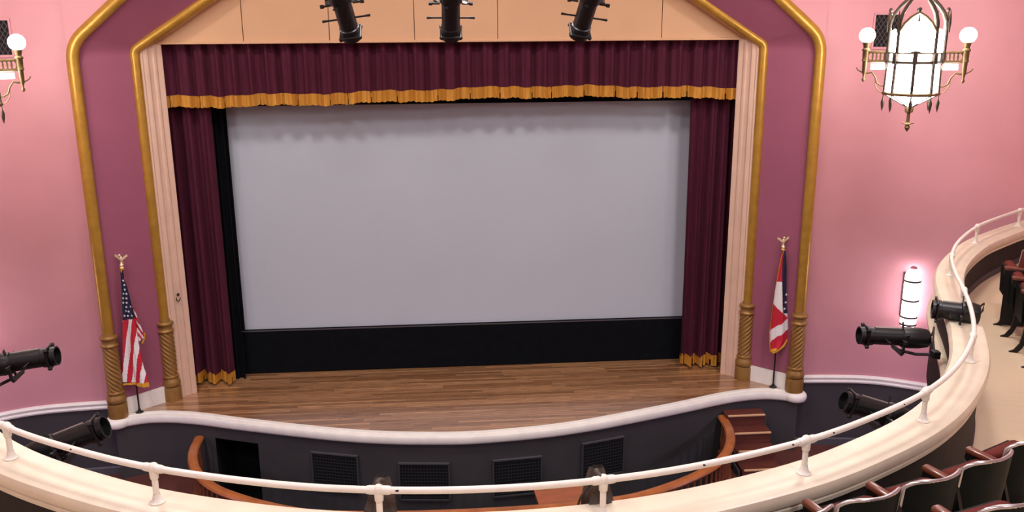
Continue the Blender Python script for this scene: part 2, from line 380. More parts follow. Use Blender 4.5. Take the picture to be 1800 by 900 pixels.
# white baseboards on the splay
for sx, sd in ((-1, 'splay_left'), (1, 'splay_right')):
    a = Vector((sx * 4.98, .06)); b = Vector((sx * 4.50, .505)); t = (b - a).normalized(); n = Vector((-sx * abs(t.y), -abs(t.x)))
    pl = [a, b, b + n * .025, a + n * .025]
    mb = MB(); mb.prism([tuple(p) for p in pl], 0.0, .25); struct(mb.build('baseboard_' + sd, 'white_paint'))
# fluted cream jambs
for sx, sd in ((-1, 'left'), (1, 'right')):
    a = Vector((4.40, .59)); b = Vector((4.175, .83)); t = (b - a); L = t.length; t.normalize(); n = Vector((-t.y, t.x)); n = n if n.x < 0 else -n
    prof = [(0, 0), (.0, .03), (.035, .045), (.05, .03), (.085, .05), (.115, .05), (.13, .03), (.19, .03), (.205, .05), (.235, .05), (.25, .03), (.29, .045), (L, .05), (L + .02, .02), (L + .02, -.03), (0, -.03)]
    mb = MB(); mb.prism([(sx * (a + t * u + n * v).x, (a + t * u + n * v).y) for u, v in prof], 0, 5.25)
    struct(mb.build('trim_6' if sx < 0 else 'trim_7', 'cream_plaster', smooth=30))
# tan header over the curtain, made of separate boards
hd = thing('header_wall', 'tan panelled header board above the purple valance', 'header'); hd['kind'] = 'structure'
ztop = lambda x: min(IZ + .63 * (IX - abs(x)), 6.75)
xs = [-4.30, -3.0, -1.8, -0.6, .59, 1.79, 2.98, 4.30]
for a, b in zip(xs[:-1], xs[1:]):
    g = .006; a2, b2 = a + g, b - g
    top = [(x, ztop(x)) for x in np.linspace(a2, b2, 5)]
    poly = [(a2, 5.28), (b2, 5.28)] + [(x, max(z, 5.285)) for x, z in reversed(top)]
    mb = MB(); n = len(poly)
    mb.add([(x, .80, z) for x, z in poly] + [(x, .83, z) for x, z in poly], [tuple(range(n)), tuple(range(2 * n - 1, n - 1, -1))] + [(k, n + k, n + (k + 1) % n, (k + 1) % n) for k in range(n)])
    mb.build('panel', 'tan_board', hd)
mb = MB(); mb.add([(x, .835, 5.26) for x in xs] + [(x, .835, max(ztop(x), 5.27)) for x in xs], [(i, i + 1, 8 + i + 1, 8 + i) for i in range(7)]); mb.build('backing', 'seam', hd)
mb = MB(); mb.box((0, .80, 5.262), (8.5, .07, .036), bev=.008); mb.build('bottom_rail', 'tan_board', hd)
for sx in (-1, 1):                                  # soffit between the inner moulding and the header
    pass
mb = MB(); Ain = [Vector((p.x * .985, IY, p.z - .03)) for p in inA if p.z > 5.0]
mb.strip([(p.x, IY, p.z) for p in Ain], [(p.x, .82, p.z) for p in Ain]); struct(mb.build('trim_8', 'tan_board', recalc=False))

# ------------------------------------------------------------------ gold columns
def column(x, y, label, tw):
    t = thing('twisted_column', label, 'column', (x, y, 0), 0, 'gold columns of the stage arch')
    MB().lathe([(.132, 0), (.135, .02), (.135, .2), (.128, .225)], n=28).build('plinth', 'old_gold', t, smooth=40)
    MB().lathe([(.10, .222), (.128, .235), (.138, .27), (.134, .31), (.112, .345), (.108, .36), (.122, .372), (.122, .392), (.105, .40), (.1, .41)], n=28).build('base_moulding', 'old_gold', t, smooth=50)
    prof = [(.101 + .004 * math.sin(PI * k / 120), .405 + .68 * k / 120) for k in range(121)]
    MB().lathe(prof, n=72, fn=lambda a, z: 1 + .14 * (abs(math.cos(4 * a + tw * 44 * z)) - .6)).build('twisted_shaft', 'old_gold', t, smooth=70)
    MB().lathe([(.1, 1.08), (.118, 1.09), (.122, 1.11), (.104, 1.125), (.098, 1.15), (.1, 1.19), (.118, 1.2), (.124, 1.225), (.112, 1.245), (.084, 1.255), (.078, 1.29)], n=28).build('collar', 'old_gold', t, smooth=50)
    return t
column(-OX, 0.0, 'outermost gold twisted column left of the striped flag', 1)
column(-IX, IY, 'gold twisted column between the striped flag and the left curtain', 1)
column(IX, IY, 'gold twisted column between the right curtain and the right flag', -1)
column(OX, 0.0, 'outermost gold twisted column right of the right flag', -1)

# ------------------------------------------------------------------ curtains and screen
def pleats(x, seed, sp, amp):
    return amp * (math.sin(2 * PI * x / sp + 1.1 * math.sin(x * 2.3 + seed)) + .45 * math.sin(2 * PI * x / (sp * .43) + seed) + .3 * math.sin(x * 5.1 + seed * 2))
def cloth(x0, x1, y, z0, z1, seed, sp, amp, dx=.012, flare=0.0, nz=6, dz0=None, lift=0.0, thick=.012):
    mb = MB(); n = int((x1 - x0) / dx); F = []; Bk = []
    for j in range(nz + 1):
        t = j / nz
        for i in range(n + 1):
            x = x0 + (x1 - x0) * i / n; a = amp * (1 - .35 * t) if flare else amp
            zb = z0 + (dz0(x) if dz0 else 0)
            yy = y + pleats(x, seed, sp, a) + flare * (1 - t) * .02 * math.sin(7 * x + seed) - lift
            F.append((x + (flare * (1 - t) * .015 * math.sin(11 * x)), yy, zb + (z1 - zb) * t))
    k = n + 1; fs = [(j * k + i, j * k + i + 1, (j + 1) * k + i + 1, (j + 1) * k + i) for j in range(nz) for i in range(n)]
    B = [(x, yy + thick, z) for x, yy, z in F]; o = len(F)
    fs2 = [(o + a, o + d, o + c, o + b) for a, b, c, d in fs]
    ed = [(i + 1, i, o + i, o + i + 1) for i in range(n)] + [(nz * k + i, nz * k + i + 1, o + nz * k + i + 1, o + nz * k + i) for i in range(n)]
    ed += [(j * k, (j + 1) * k, o + (j + 1) * k, o + j * k) for j in range(nz)] + [((j + 1) * k + n, j * k + n, o + j * k + n, o + (j + 1) * k + n) for j in range(nz)]
    return mb.add(F + B, fs + fs2 + ed)
vz = lambda x: -.055 + .08 * math.exp(-((x - 1.3) / 2.6) ** 2) + .012 * math.sin(x * 4.1) + .008 * math.sin(x * 17)
t = thing('valance_curtain', 'wide dark plum pleated valance with gold fringe across the top of the stage', 'curtain', (0, 0, 0))
cloth(-4.24, 4.24, .94, 4.55, 5.30, 1.3, .26, .052, dz0=vz, nz=5).build('cloth', 'velvet', t, smooth=60)
def fringe(name, x0, x1, y, z0, z1, seed, sp, amp, par_, dz0=None, flare=0.0):
    cloth(x0, x1, y, z0, z1, seed, sp, amp, dz0=dz0, nz=2, lift=.014, thick=.02, flare=flare).build(name, 'fringe', par_, smooth=60)
t_f = MB()
def fringe_var(x0, x1, y, ztop_fn, h, seed, sp, amp, par_, gapn):
    mb = MB(); n = int((x1 - x0) / .011); k = n + 1; F = []
    rnd = random.Random(int(seed * 100))
    nx = x0 + .1; cut = set()
    while nx < x1: cut.add(int((nx - x0) / (x1 - x0) * n)); nx += rnd.uniform(*gapn)
    for j in range(3):
        for i in range(n + 1):
            x = x0 + (x1 - x0) * i / n
            s = .012 if i in cut else .0
            F.append((x, y + pleats(x, seed, sp, amp) - .016 + s * 2 - .006 * (j == 0) + .004 * math.sin(i * 2.1), ztop_fn(x) - h * (2 - j) / 2 - (0 if j else .012 * math.sin(i * .9) * .4 - .006 * (i in cut))))
    fs = [(j * k + i, j * k + i + 1, (j + 1) * k + i + 1, (j + 1) * k + i) for j in range(2) for i in range(n) if not (i in cut and j == 0)]
    B = [(x, yy + .012, z) for x, yy, z in F]; o = len(F)
    mb.add(F + B, fs + [(o + a, o + d, o + c, o + b) for a, b, c, d in fs]); return mb.build('fringe', 'fringe', par_, smooth=60, recalc=False)
fringe_var(-4.24, 4.24, .94, lambda x: 4.575 + vz(x), .165, 1.3, .26, .052, t, (.25, .6))
t = thing('side_curtain', 'plum leg curtain with gold hem fringe hanging left of the black screen border', 'curtain', (0, 0, 0), 0, 'plum leg curtains')
cloth(-4.24, -3.63, 1.14, .17, 4.75, 2.2, .28, .085, nz=12, flare=1).build('cloth', 'velvet', t, smooth=60)
fringe_var(-4.24, -3.63, 1.14, lambda x: .20, .17, 2.2, .28, .085, t, (.12, .22))
t = thing('side_curtain', 'plum leg curtain with gold hem fringe hanging against the right edge of the screen', 'curtain', (0, 0, 0), 0, 'plum leg curtains')
cloth(3.55, 4.24, 1.14, .18, 4.75, 4.4, .21, .075, nz=12, flare=1).build('cloth', 'velvet', t, smooth=60)
fringe_var(3.55, 4.24, 1.14, lambda x: .21, .18, 4.4, .21, .075, t, (.12, .22))
t = thing('projection_screen', 'large pale blue-grey projection screen with black border on the stage', 'screen', (0, 0, 0))
MB().box((.086, 1.53, 2.62), (7.18, .02, 3.76)).build('screen_sheet', 'screen', t)
MB().box((0, 1.50, .38), (7.9, .06, .74), bev=.01).build('bottom_masking', 'black_cloth', t)
MB().box((0, 1.475, .735), (7.3, .012, .02)).build('bottom_batten', 'grey_frame', t)
MB().box((-3.68, 1.50, 2.6), (.36, .06, 3.8)).build('side_masking', 'black_cloth', t)
MB().box((3.84, 1.50, 2.6), (.34, .06, 3.8)).build('side_masking', 'black_cloth', t)
MB().box((0, 1.48, 4.52), (8.2, .06, .40)).build('top_masking', 'black_cloth', t)
cl = cloth(-3.72, -3.5, 1.32, 0.0, 4.75, 5.1, .12, .03, nz=6)
o = cl.build('black_leg_curtain', 'black_cloth', smooth=60); tag(o, 'narrow black masking drape between left plum curtain and screen', 'curtain')

# small wall fitting on the left jamb
t = thing('cleat_hook', 'tiny dark cleat on the left cream jamb', 'hook', (-4.235, .70, 1.62))
MB().lathe([(.02, 0), (.02, .02)], R=frame((0, 0, 1), (0, 1, 0)) if False else Matrix.Rotation(PI / 2, 3, 'X'), n=10).build('boss', 'bronze_dark', t)
MB().tube([(-.03, -.01, -.05), (-.02, -.035, -.085), (0.0, -.04, -.095), (.02, -.035, -.085), (.03, -.01, -.05)], .008, n=6).build('loop', 'bronze_dark', t, smooth=50)

# ------------------------------------------------------------------ vents in the stage front
def vent(x, wid, top, h, label):
    y = lip_y(x); ty = lip_y(x + .1) - lip_y(x - .1); a = math.atan2(ty, .2)
    t = thing('floor_vent', label, 'vent', (x, y + .03, top - h), a, 'mesh vents in the stage front')
    MB().box((0, .005, h / 2), (wid - .04, .004, h - .04)).build('recess', 'void', t)
    mb = MB(); nx = 16; nz = 12
    for i in range(1, nx): mb.box((-wid / 2 + wid * i / nx, -.006, h / 2), (.010, .008, h - .03))
    for j in range(1, nz): mb.box((0, -.008, h * j / nz), (wid - .03, .008, .010))
    o = mb.build('wire_mesh', 'dark_mesh', t); o['kind'] = 'stuff'
    for nm, c, d in (('frame_top', (0, -.01, h - .008), (wid + .02, .03, .022)), ('frame_bottom', (0, -.01, .008), (wid + .02, .03, .022)), ('frame_side', (-wid / 2, -.01, h / 2), (.022, .03, h)), ('frame_side', (wid / 2, -.01, h / 2), (.022, .03, h))):
        MB().box(c, d).build(nm, 'grey_frame' if nm == 'frame_top' else 'charcoal', t)
vent(-1.87, .68, -.33, .58, 'dark mesh vent in the stage front nearest the black doorway')
vent(-.615, .70, -.41, .58, 'dark mesh vent in the stage front, second from the black doorway')
vent(.69, .69, -.40, .58, 'dark mesh vent in the stage front, third from the black doorway')
vent(1.95, .66, -.30, .58, 'dark mesh vent in the stage front nearest the stairs')

# ------------------------------------------------------------------ pit balustrade
t = thing('pit_balustrade', 'curved wooden balustrade with oak handrail around the orchestra pit', 'railing', (0, 0, 0))
RT = -.30
mb = MB(); mb.sweep([(p.x, p.y) for p in pit], [(-.06, RT - .05), (.06, RT - .05), (.07, RT - .03), (.055, RT - .005), (.02, RT + .005), (-.02, RT + .005), (-.055, RT - .005), (-.07, RT - .03)])
mb.build('handrail', 'oak', t, smooth=35)
MB().sweep([(p.x, p.y) for p in pit], [(-.03, RT - .085), (.03, RT - .085), (.03, RT - .05), (-.03, RT - .05)]).build('sub_rail', 'baluster_wood', t)
MB().sweep([(p.x, p.y) for p in pit], [(-.04, HF), (.04, HF), (.04, HF + .07), (-.04, HF + .07)]).build('bottom_rail', 'baluster_wood', t)
bal = MB().lathe([(.018, HF + .06), (.026, HF + .09), (.016, HF + .12), (.027, HF + .22), (.029, HF + .28), (.017, HF + .42), (.022, HF + .45), (.018, RT - .08)], n=8).build('baluster', 'baluster_wood', t, smooth=50)
cum = [0]
for a, b in zip(pit[:-1], pit[1:]): cum.append(cum[-1] + (b - a).length)
nb = int(cum[-1] / .125); first = True
for i in range(nb):
    s_ = (i + .5) * cum[-1] / nb; x = float(np.interp(s_, cum, [p.x for p in pit])); y = float(np.interp(s_, cum, [p.y for p in pit]))
    if first: bal.location = (x, y, 0); first = False
    else: o = bal.copy(); COL.objects.link(o); o.location = (x, y, 0)

# ------------------------------------------------------------------ stairs
t = thing('stage_steps', 'dark red wooden steps with pale nosings beside the right end of the stage', 'stairs', (0, 0, 0))
zs = [-.25, -.44, -.63, -.82]; ys = [-.26, -.47, -.67, -.89]; xl = [3.92, 3.95, 3.965, 3.985]
for i in range(4):
    x0, x1 = xl[i], xl[i] + .60; yb = -.04 if i == 0 else ys[i - 1] + .02
    MB().box(((x0 + x1) / 2, (ys[i] + yb) / 2, zs[i] - .015), (x1 - x0, yb - ys[i], .03)).build('tread', 'stair_wood', t)
    zb = zs[i + 1] if i < 3 else HF
    MB().box(((x0 + x1) / 2, ys[i] + .02, (zs[i] - .03 + zb) / 2), (x1 - x0 - .01, .02, zs[i] - .03 - zb)).build('riser', 'stair_wood', t)
    MB().box(((x0 + x1) / 2 + .01, ys[i] - .004, zs[i] - .006), (x1 - x0 - .03, .035, .028), bev=.008).build('nosing', 'nosing', t)
for sx in (0, 1):
    poly = [(0.02, HF), (ys[3] + .02, HF)]
    for i in (3, 2, 1, 0): poly += [(ys[i] + .02, zs[i] - .02), ((ys[i - 1] + .02) if i else .02, zs[i] - .02)]
    x = 3.95 if sx == 0 else 4.535; n = len(poly)
    MB().add([(x - .015, a, b) for a, b in poly] + [(x + .015, a, b) for a, b in poly], [tuple(range(n)), tuple(range(2 * n - 1, n - 1, -1))] + [(k, (k + 1) % n, n + (k + 1) % n, n + k) for k in range(n)]).build('stringer', 'charcoal', t)

# ------------------------------------------------------------------ small organ console in the pit
t = thing('pit_cabinet', 'small cabinet with a reddish brown wooden lid behind the pit handrail', 'cabinet', (1.19, -2.08, PITF), .07)
H = -.42 - PITF
MB().box((0, 0, H / 2 - .03), (.60, .36, H - .06), bev=.01).build('body', 'black_metal', t)
MB().box((0, 0, H - .015), (.68, .44, .035), bev=.008).build('lid', 'lid_wood', t)
MB().box((0, -.185, H * .55), (.5, .012, H * .5)).build('front_panel', 'stair_wood', t)

# ------------------------------------------------------------------ flags
def eagle(t, z):
    mb = MB(); mb.lathe([(.012, z - .2), (.03, z - .19), (.016, z - .17), (.03, z - .15), (.014, z - .13), (.012, z - .1)], n=12)
    mb.build('finial', 'eagle', t, smooth=50)
    mb = MB(); mb.ball((0, 0, z - .06), .03, sc=(.8, .8, 1.5)); mb.ball((-.005, -.02, z - .005), .017, sc=(1, 1.3, 1))
    for sx in (-1, 1):
        mb.add([(sx * .01, 0, z - .06), (sx * .05, .01, z - .02), (sx * .085, .015, z - .0), (sx * .09, .015, z - .03), (sx * .06, .01, z - .05), (sx * .02, 0, z - .085),
                (sx * .01, .014, z - .06), (sx * .05, .024, z - .02), (sx * .085, .025, z - .0), (sx * .09, .025, z - .03), (sx * .06, .024, z - .05), (sx * .02, .014, z - .085)],
               [(0, 1, 2, 3, 4, 5), (11, 10, 9, 8, 7, 6)] + [(k, 6 + k, 6 + (k + 1) % 6, (k + 1) % 6) for k in range(6)])
    mb.add([(-.02, .0, z - .09), (.02, .0, z - .09), (.03, .03, z - .14), (-.03, .03, z - .14), (0, -.01, z - .1)], [(0, 1, 2, 3), (0, 4, 1), (1, 4, 2), (2, 4, 3), (3, 4, 0)])
    mb.build('eagle', 'eagle', t, smooth=50)
def drape(rows, colour, nx=44, nz=110, fold=.03, nf=3.0, ph=0.0, y0=-.06, shear=0.0):
    """rows: (z, left, right); colour(x, z, u) -> material index"""
    rows = sorted(rows); Z = [r[0] for r in rows]; mb = MB(); vs = []; fs = []; ms = []
    for j in range(nz + 1):
        z = Z[0] + (Z[-1] - Z[0]) * j / nz; l = float(np.interp(z, Z, [r[1] for r in rows])); r = float(np.interp(z, Z, [q[2] for q in rows]))
        for i in range(nx + 1):
            u = i / nx; wdt = min(1.0, (r - l) / .2)
            vs.append((l + (r - l) * u, y0 - fold * wdt * (math.sin(2 * PI * nf * u + ph + z) + .4 * math.sin(2 * PI * nf * 2.3 * u + 2 * z)), z + shear * (u - .5) * max(0, 1 - j / (nz * .25))))
    for j in range(nz):
        for i in range(nx):
            a = j * (nx + 1) + i; fs.append((a, a + 1, a + nx + 2, a + nx + 1))
            c = [sum(vs[q][k] for q in fs[-1]) / 4 for k in (0, 2)]; ms.append(colour(c[0], c[1], (i + .5) / nx))
    o = len(vs); k0 = len(fs)
    vs += [(x, y + .006, z) for x, y, z in vs]; fs += [(o + a, o + d, o + c, o + b) for a, b, c, d in fs[:k0]]; ms += ms[:k0]
    mb.v = vs; mb.f = fs; mb.m = ms
    surf = lambda x, z: (lambda l, r: y0 - fold * min(1, (r - l) / .2) * (math.sin(2 * PI * nf * ((x - l) / (r - l)) + ph + z) + .4 * math.sin(2 * PI * nf * 2.3 * ((x - l) / (r - l)) + 2 * z)))(float(np.interp(z, Z, [q[1] for q in rows])), float(np.interp(z, Z, [q[2] for q in rows])))
    return mb, surf
def star(mb, x, y, z, r):
    vs = [(x, y, z)] + [(x + (r if k % 2 == 0 else r * .42) * math.sin(PI * k / 5), y, z + (r if k % 2 == 0 else r * .42) * math.cos(PI * k / 5)) for k in range(10)]
    vs += [(a, b + .004, c) for a, b, c in vs]
    mb.add(vs, [(0, 1 + (k + 1) % 10, 1 + k) for k in range(10)] + [(1 + k, 1 + (k + 1) % 10, 12 + (k + 1) % 10, 12 + k) for k in range(10)])
def flag_common(t, top=2.4):
    MB().lathe([(.0, 0), (.055, 0), (.058, .012), (.05, .02), (.025, .03), (.018, .06)], n=24, cap=False).build('base', 'pole_black', t, smooth=40)
    MB().tube([(0, 0, .02), (0, 0, 2.22)], .0125, n=10).build('pole', 'pole_black', t, smooth=50)
    eagle(t, top)
# national flag, left
t = thing('flag_stand', 'flag with stars and red and white stripes on a pole, left side of the stage', 'flag', (-4.785, .11, 0), -.08, 'flags flanking the stage')
flag_common(t)
def usa(x, z, u):
    if z > 1.46 + .15 * x: return 2
    s_ = (x - .2 * (z - .49) + .17) / .063
    return 0 if int(math.floor(s_)) % 2 == 0 else 1
def usa2(x, z, u):
    s_ = (z - 1.1 + (x - .1) * 1.6) / .062
    return 1 if int(math.floor(s_)) % 2 == 0 else 0
rows = [(.49, -.165, .20), (.60, -.155, .19), (.73, -.13, .155), (1.08, -.085, .125), (1.465, -.042, .125), (1.6, -.036, .105), (1.94, -.015, .065), (2.13, -.004, .022), (2.17, -.002, .006)]
mb, surf = drape(rows, usa, fold=.022, nf=1.6, shear=-.06)
fl = mb.build('cloth', ['flag_white', 'flag_red', 'flag_blue'], t, smooth=60, recalc=False)
for j in range(9):
    z = 1.52 + j * .065; hw = .09 - j * .009
    for i in range(3 if j < 4 else 2):
        x = .035 - j * .004 + (i - (1 if j < 4 else .5)) * .05 + (.025 if j % 2 else 0) * (1 - j / 9)
        if not (float(np.interp(z, [r[0] for r in rows], [r[1] for r in rows])) + .014 < x < float(np.interp(z, [r[0] for r in rows], [r[2] for r in rows])) - .014): continue
        mb = MB(); star(mb, x, surf(x, z) - .007, z, .019); mb.build('star', 'flag_white', fl, recalc=False)
mb, s2 = drape([(1.12, .06, .20), (1.2, .06, .215), (1.4, .06, .16), (1.62, .06, .11)], usa2, nx=16, nz=40, fold=.012, nf=1, y0=-.02, shear=.10)
mb.build('back_fold', ['flag_white', 'flag_red'], t, smooth=60, recalc=False)
mb, s2 = drape([(.452, -.168, .205), (.495, -.165, .20)], lambda x, z, u: 0, nx=44, nz=3, fold=.022, nf=1.6, y0=-.064, shear=-.06); mb.build('hem_fringe', 'flag_gold', fl, smooth=60)
MB().tube([(.215, -.01, 1.24), (.20, -.012, 1.15), (.165, -.014, 1.085)], .012, n=6).build('fold_fringe', 'flag_gold', t, smooth=50)
MB().tube([(0, -.02, 2.2), (-.012, -.02, 2.1), (-.016, -.02, 1.9), (-.02, -.02, 1.75)], .009, n=6).build('cord', 'flag_gold', t, smooth=50)
MB().ball((0, 0, 2.2), .03, sc=(1, 1, 1.1)).build('cord_knot', 'flag_gold', t, smooth=60)
# state flag, right
t = thing('flag_stand', 'red, white and blue flag with gold fringe on a pole, right side of the stage', 'flag', (4.777, .16, 0), .06, 'flags flanking the stage')
flag_common(t)
rows = [(.62, -.16, -.08), (.68, -.19, .03), (.78, -.20, .10), (.95, -.21, .11), (1.1, -.19, .10), (1.35, -.165, .07), (1.6, -.135, .06), (1.9, -.09, .05), (2.1, -.055, .03), (2.2, -.02, .012)]
rows = [(z, a + .055 * (1 - (z - .6) / 1.6), b + .055 * (1 - (z - .6) / 1.6)) for z, a, b in rows]
def ohio(x, z, u):
    if u < .07: return 3
    if z < .66: return 3
    if z > 1.22 and u > .72 - .42 * (z - 1.22): return 2
    if z > 1.72: return 1 if u > .12 else 3
    if z > 1.28 - .25 * (u - .5): return 0
    if z > 1.04 + .2 * (u - .5): return 1
    if z > .86 + .22 * (u - .5): return 0
    return 1
mb, surf = drape(rows, ohio, fold=.02, nf=1.3, ph=1.2, shear=.02, nx=40)
fl = mb.build('cloth', ['flag_white', 'flag_red', 'flag_blue', 'flag_gold'], t, smooth=60, recalc=False)
for x, z in ((.075, 1.40), (.06, 1.30), (.078, 1.52)):
    mb = MB(); star(mb, x, surf(x, z) - .008, z, .022); mb.build('star', 'flag_white', fl, recalc=False)
MB().tube([(-.10, -.04, .63), (-.06, -.045, .59), (.0, -.05, .62), (.10, -.05, .70), (.15, -.04, .80)], .022, n=8).build('hem_fringe', 'flag_gold', fl, smooth=60)
MB().ball((0, 0, 2.22), .026).build('cord_knot', 'flag_gold', t, smooth=60)
MB().tube([(0, -.02, 2.2), (-.02, -.025, 2.05), (-.045, -.03, 1.9)], .009, n=6).build('cord', 'flag_gold', t, smooth=50)

# ------------------------------------------------------------------ balcony
def off(P, d):
    out = []
    for i, p in enumerate(P):
        a = P[max(i - 1, 0)]; b = P[min(i + 1, len(P) - 1)]; tt = (b - a).normalized(); out.append(p + Vector((-tt.y, tt.x)) * d)
    return out
# left of the path (towards the stage) is positive
mb = MB(); mb.sweep([(p.x, p.y) for p in par], [(.15, 2.82), (.155, 2.80), (.145, 2.775), (.10, 2.77), (-.08, 2.77), (-.08, 2.715), (-.10, 2.70), (-.128, 2.702), (-.132, 2.73), (-.118, 2.742), (-.138, 2.752), (-.148, 2.775), (-.148, 2.81), (-.138, 2.835), (-.115, 2.845), (.13, 2.845)])
struct(mb.build('trim_9', 'cream_paint', smooth=35))
mb = MB(); mb.sweep([(p.x, p.y) for p in par], [(.10, 2.40), (.16, 2.40), (.18, 2.43), (.18, 2.46), (.15, 2.49), (.10, 2.49)])
struct(mb.build('trim_10', 'cream_paint', smooth=35))
mb = MB(); mb.sweep([(p.x, p.y) for p in par], [(.11, 1.75), (.11, 2.78), (-.09, 2.78), (-.09, 1.75)])
struct(mb.build('wall_balcony_front', 'brown_black', smooth=40))
mb = MB(); mb.sweep([(p.x, p.y, floor_z(p.y) - FZ) for p in par], [(-.09, FZ + .07), (-.09, FZ), (-.105, FZ), (-.105, FZ + .06)]); struct(mb.build('baseboard_balcony', 'charcoal'))
pi_ = off(par, -.08); N = len(pi_)
def rim(i):
    p = pi_[i]; t = i / (N - 1)
    if p.x < -3.5: return (-9.6, p.y - 1.2 if p.y > -5 else -7 - (p.x + 4.3) * 0)
    if p.x > 3.5: return (9.6, p.y - 1.2 if p.y > -5 else -7)
    return (p.x * 2.7, -9.6)
mb = MB(); A = [(p.x, p.y, floor_z(p.y)) for p in pi_]; B = [(*rim(i), floor_z(pi_[i].y)) for i in range(N)]
mb.strip(A, B); struct(mb.build('floor_balcony', 'beige_floor', recalc=False))
mb = MB(); mb.strip([(x, y, 1.76) for x, y, z in A], [(x, y, 1.76) for x, y, z in B]); struct(mb.build('ceiling_balcony_soffit', 'ceiling_paint', recalc=False))
for k in range(8):                                  # raked seat platforms behind the front row
    y1 = -8.45 - .95 * k; z = FZ + .27 * (k + 1)
    mb = MB(); prof = [(x, y1 + .07 * x * x if abs(x) < 4.5 else y1 + 1.42) for x in np.linspace(-9.5, 9.5, 39)]
    n = len(prof); vs = [(x, y, z) for x, y in prof] + [(x, min(y, y1) - 1.2 if k == 7 else y - 1.1, z) for x, y in prof] + [(x, y, z - .35) for x, y in prof]
    if k < 5:
        mb.add(vs, [(i, i + 1, n + i + 1, n + i) for i in range(n - 1)] + [(2 * n + i, 2 * n + i + 1, i + 1, i) for i in range(n - 1)])
        struct(mb.build('floor_tier', 'beige_floor', recalc=False))

# rail
t = thing('guard_rail', 'white painted pipe guard rail along the curved balcony parapet', 'railing', (0, 0, 0))
RZ = 3.06
MB().tube([(p.x, p.y, RZ) for p in par], .0195, n=12).build('rail_tube', 'rail_paint', t, smooth=60)
posts = [(0.6, -7.93), (1.89, -7.575), (2.99, -6.94), (3.92, -5.945), (4.56, -4.75), (5.13, -3.565), (6.22, -2.23), (7.3, -1.395)]
def nearest(x, y): return min(range(len(par)), key=lambda i: (par[i].x - x) ** 2 + (par[i].y - y) ** 2)
pm = MB().tube([(0, 0, 2.84), (0, 0, RZ)], .0175, n=12).build('post', 'rail_paint', t, smooth=60)
fm = MB().lathe([(.0, 2.838), (.042, 2.84), (.045, 2.852), (.03, 2.86), (.024, 2.88), (.019, 2.9)], n=16, cap=False).build('flange', 'rail_paint', pm, smooth=50)
bmesh_ = MB().ball((0, 0, RZ + .003), .031, n=14, m=10, sc=(1, 1, 1)).lathe([(.018, RZ - .07), (.024, RZ - .06), (.026, RZ - .02), (.026, RZ)], n=14)
bo = bmesh_.build('ball_fitting', 'rail_paint', pm, smooth=60)
sl = MB().tube([(-.065, 0, RZ), (-.05, 0, RZ), (.05, 0, RZ), (.065, 0, RZ)], [.0225, .025, .025, .0225], n=14).build('sleeve', 'rail_paint', pm, smooth=40)
allp = [(sx * x, y) for x, y in posts for sx in (-1, 1)]
for i, (x, y) in enumerate(allp):
    k = nearest(x, y); tv = (par[min(k + 1, len(par) - 1)] - par[max(k - 1, 0)]); a = math.atan2(tv.y, tv.x)
    if i == 0: r = pm
    else:
        r = pm.copy(); COL.objects.link(r)
        for ch in (fm, bo, sl): c = ch.copy(); COL.objects.link(c); c.parent = r
    r.location = (par[k].x, par[k].y, 0); r.rotation_euler = (0, 0, a)

for (x, y) in ((-2.418, -7.26), (-.48, -7.96), (1.19, -7.80), (1.775, -7.63), (2.085, -7.49), (2.76, -7.12)):   # chips in the paint
    k = nearest(x, y); MB().ball((par[k].x, par[k].y - .0165, RZ + .006), .008, n=8, m=6, sc=(1.5, .6, .8)).build('paint_chip', 'iron', t, smooth=60)

# cloth tied round two of the posts
def tied(x, y, seed, label, flip):
    t = thing('tied_cloth', label, 'cloth', (x, y, 2.86), 0, 'grey cloths tied at the two middle posts')
    rnd = random.Random(seed); mb = MB(); n = 28; rows = []
    for j in range(15):
        u = j / 14; z = .20 - u * .42; row = []
        for i in range(n):
            a = 2 * PI * i / n; rr = (.035 + .075 * u ** .8) * (1 + .22 * math.sin(5 * a + seed + u * 2) + .1 * math.sin(11 * a + 3 * u))
            row.append((rr * math.cos(a) + flip * .03 * u, .16 + rr * .55 * math.sin(a), z))
        rows.append(row)
    vs = [v for r in rows for v in r]
    mb.add(vs, [(j * n + i, j * n + (i + 1) % n, (j + 1) * n + (i + 1) % n, (j + 1) * n + i) for j in range(14) for i in range(n)])
    mb.build('hanging_cloth', 'sack', t, smooth=70)
    MB().tube([(.0, .0, .22), (-.02, .05, .225), (-.01, .12, .20), (.02, .16, .17), (.05, .19, .05), (.06 * flip, .21, -.12)], .012, n=7).build('twisted_end', 'sack', t, smooth=60)
    MB().tube([(-.02, .0, .195), (-.03, .06, .19), (-.05, .14, .1), (-.09, .17, .0), (-.12, .18, -.12)], .007, n=6).build('cord', 'lamp_trim' if False else 'sack', t, smooth=60)
tied(-.6, -7.935, 3, 'grey brown cloth tied at the balcony rail post left of centre', -1)
tied(.6, -7.935, 5, 'grey brown cloth tied at the balcony rail post in front of the pit cabinet', 1)

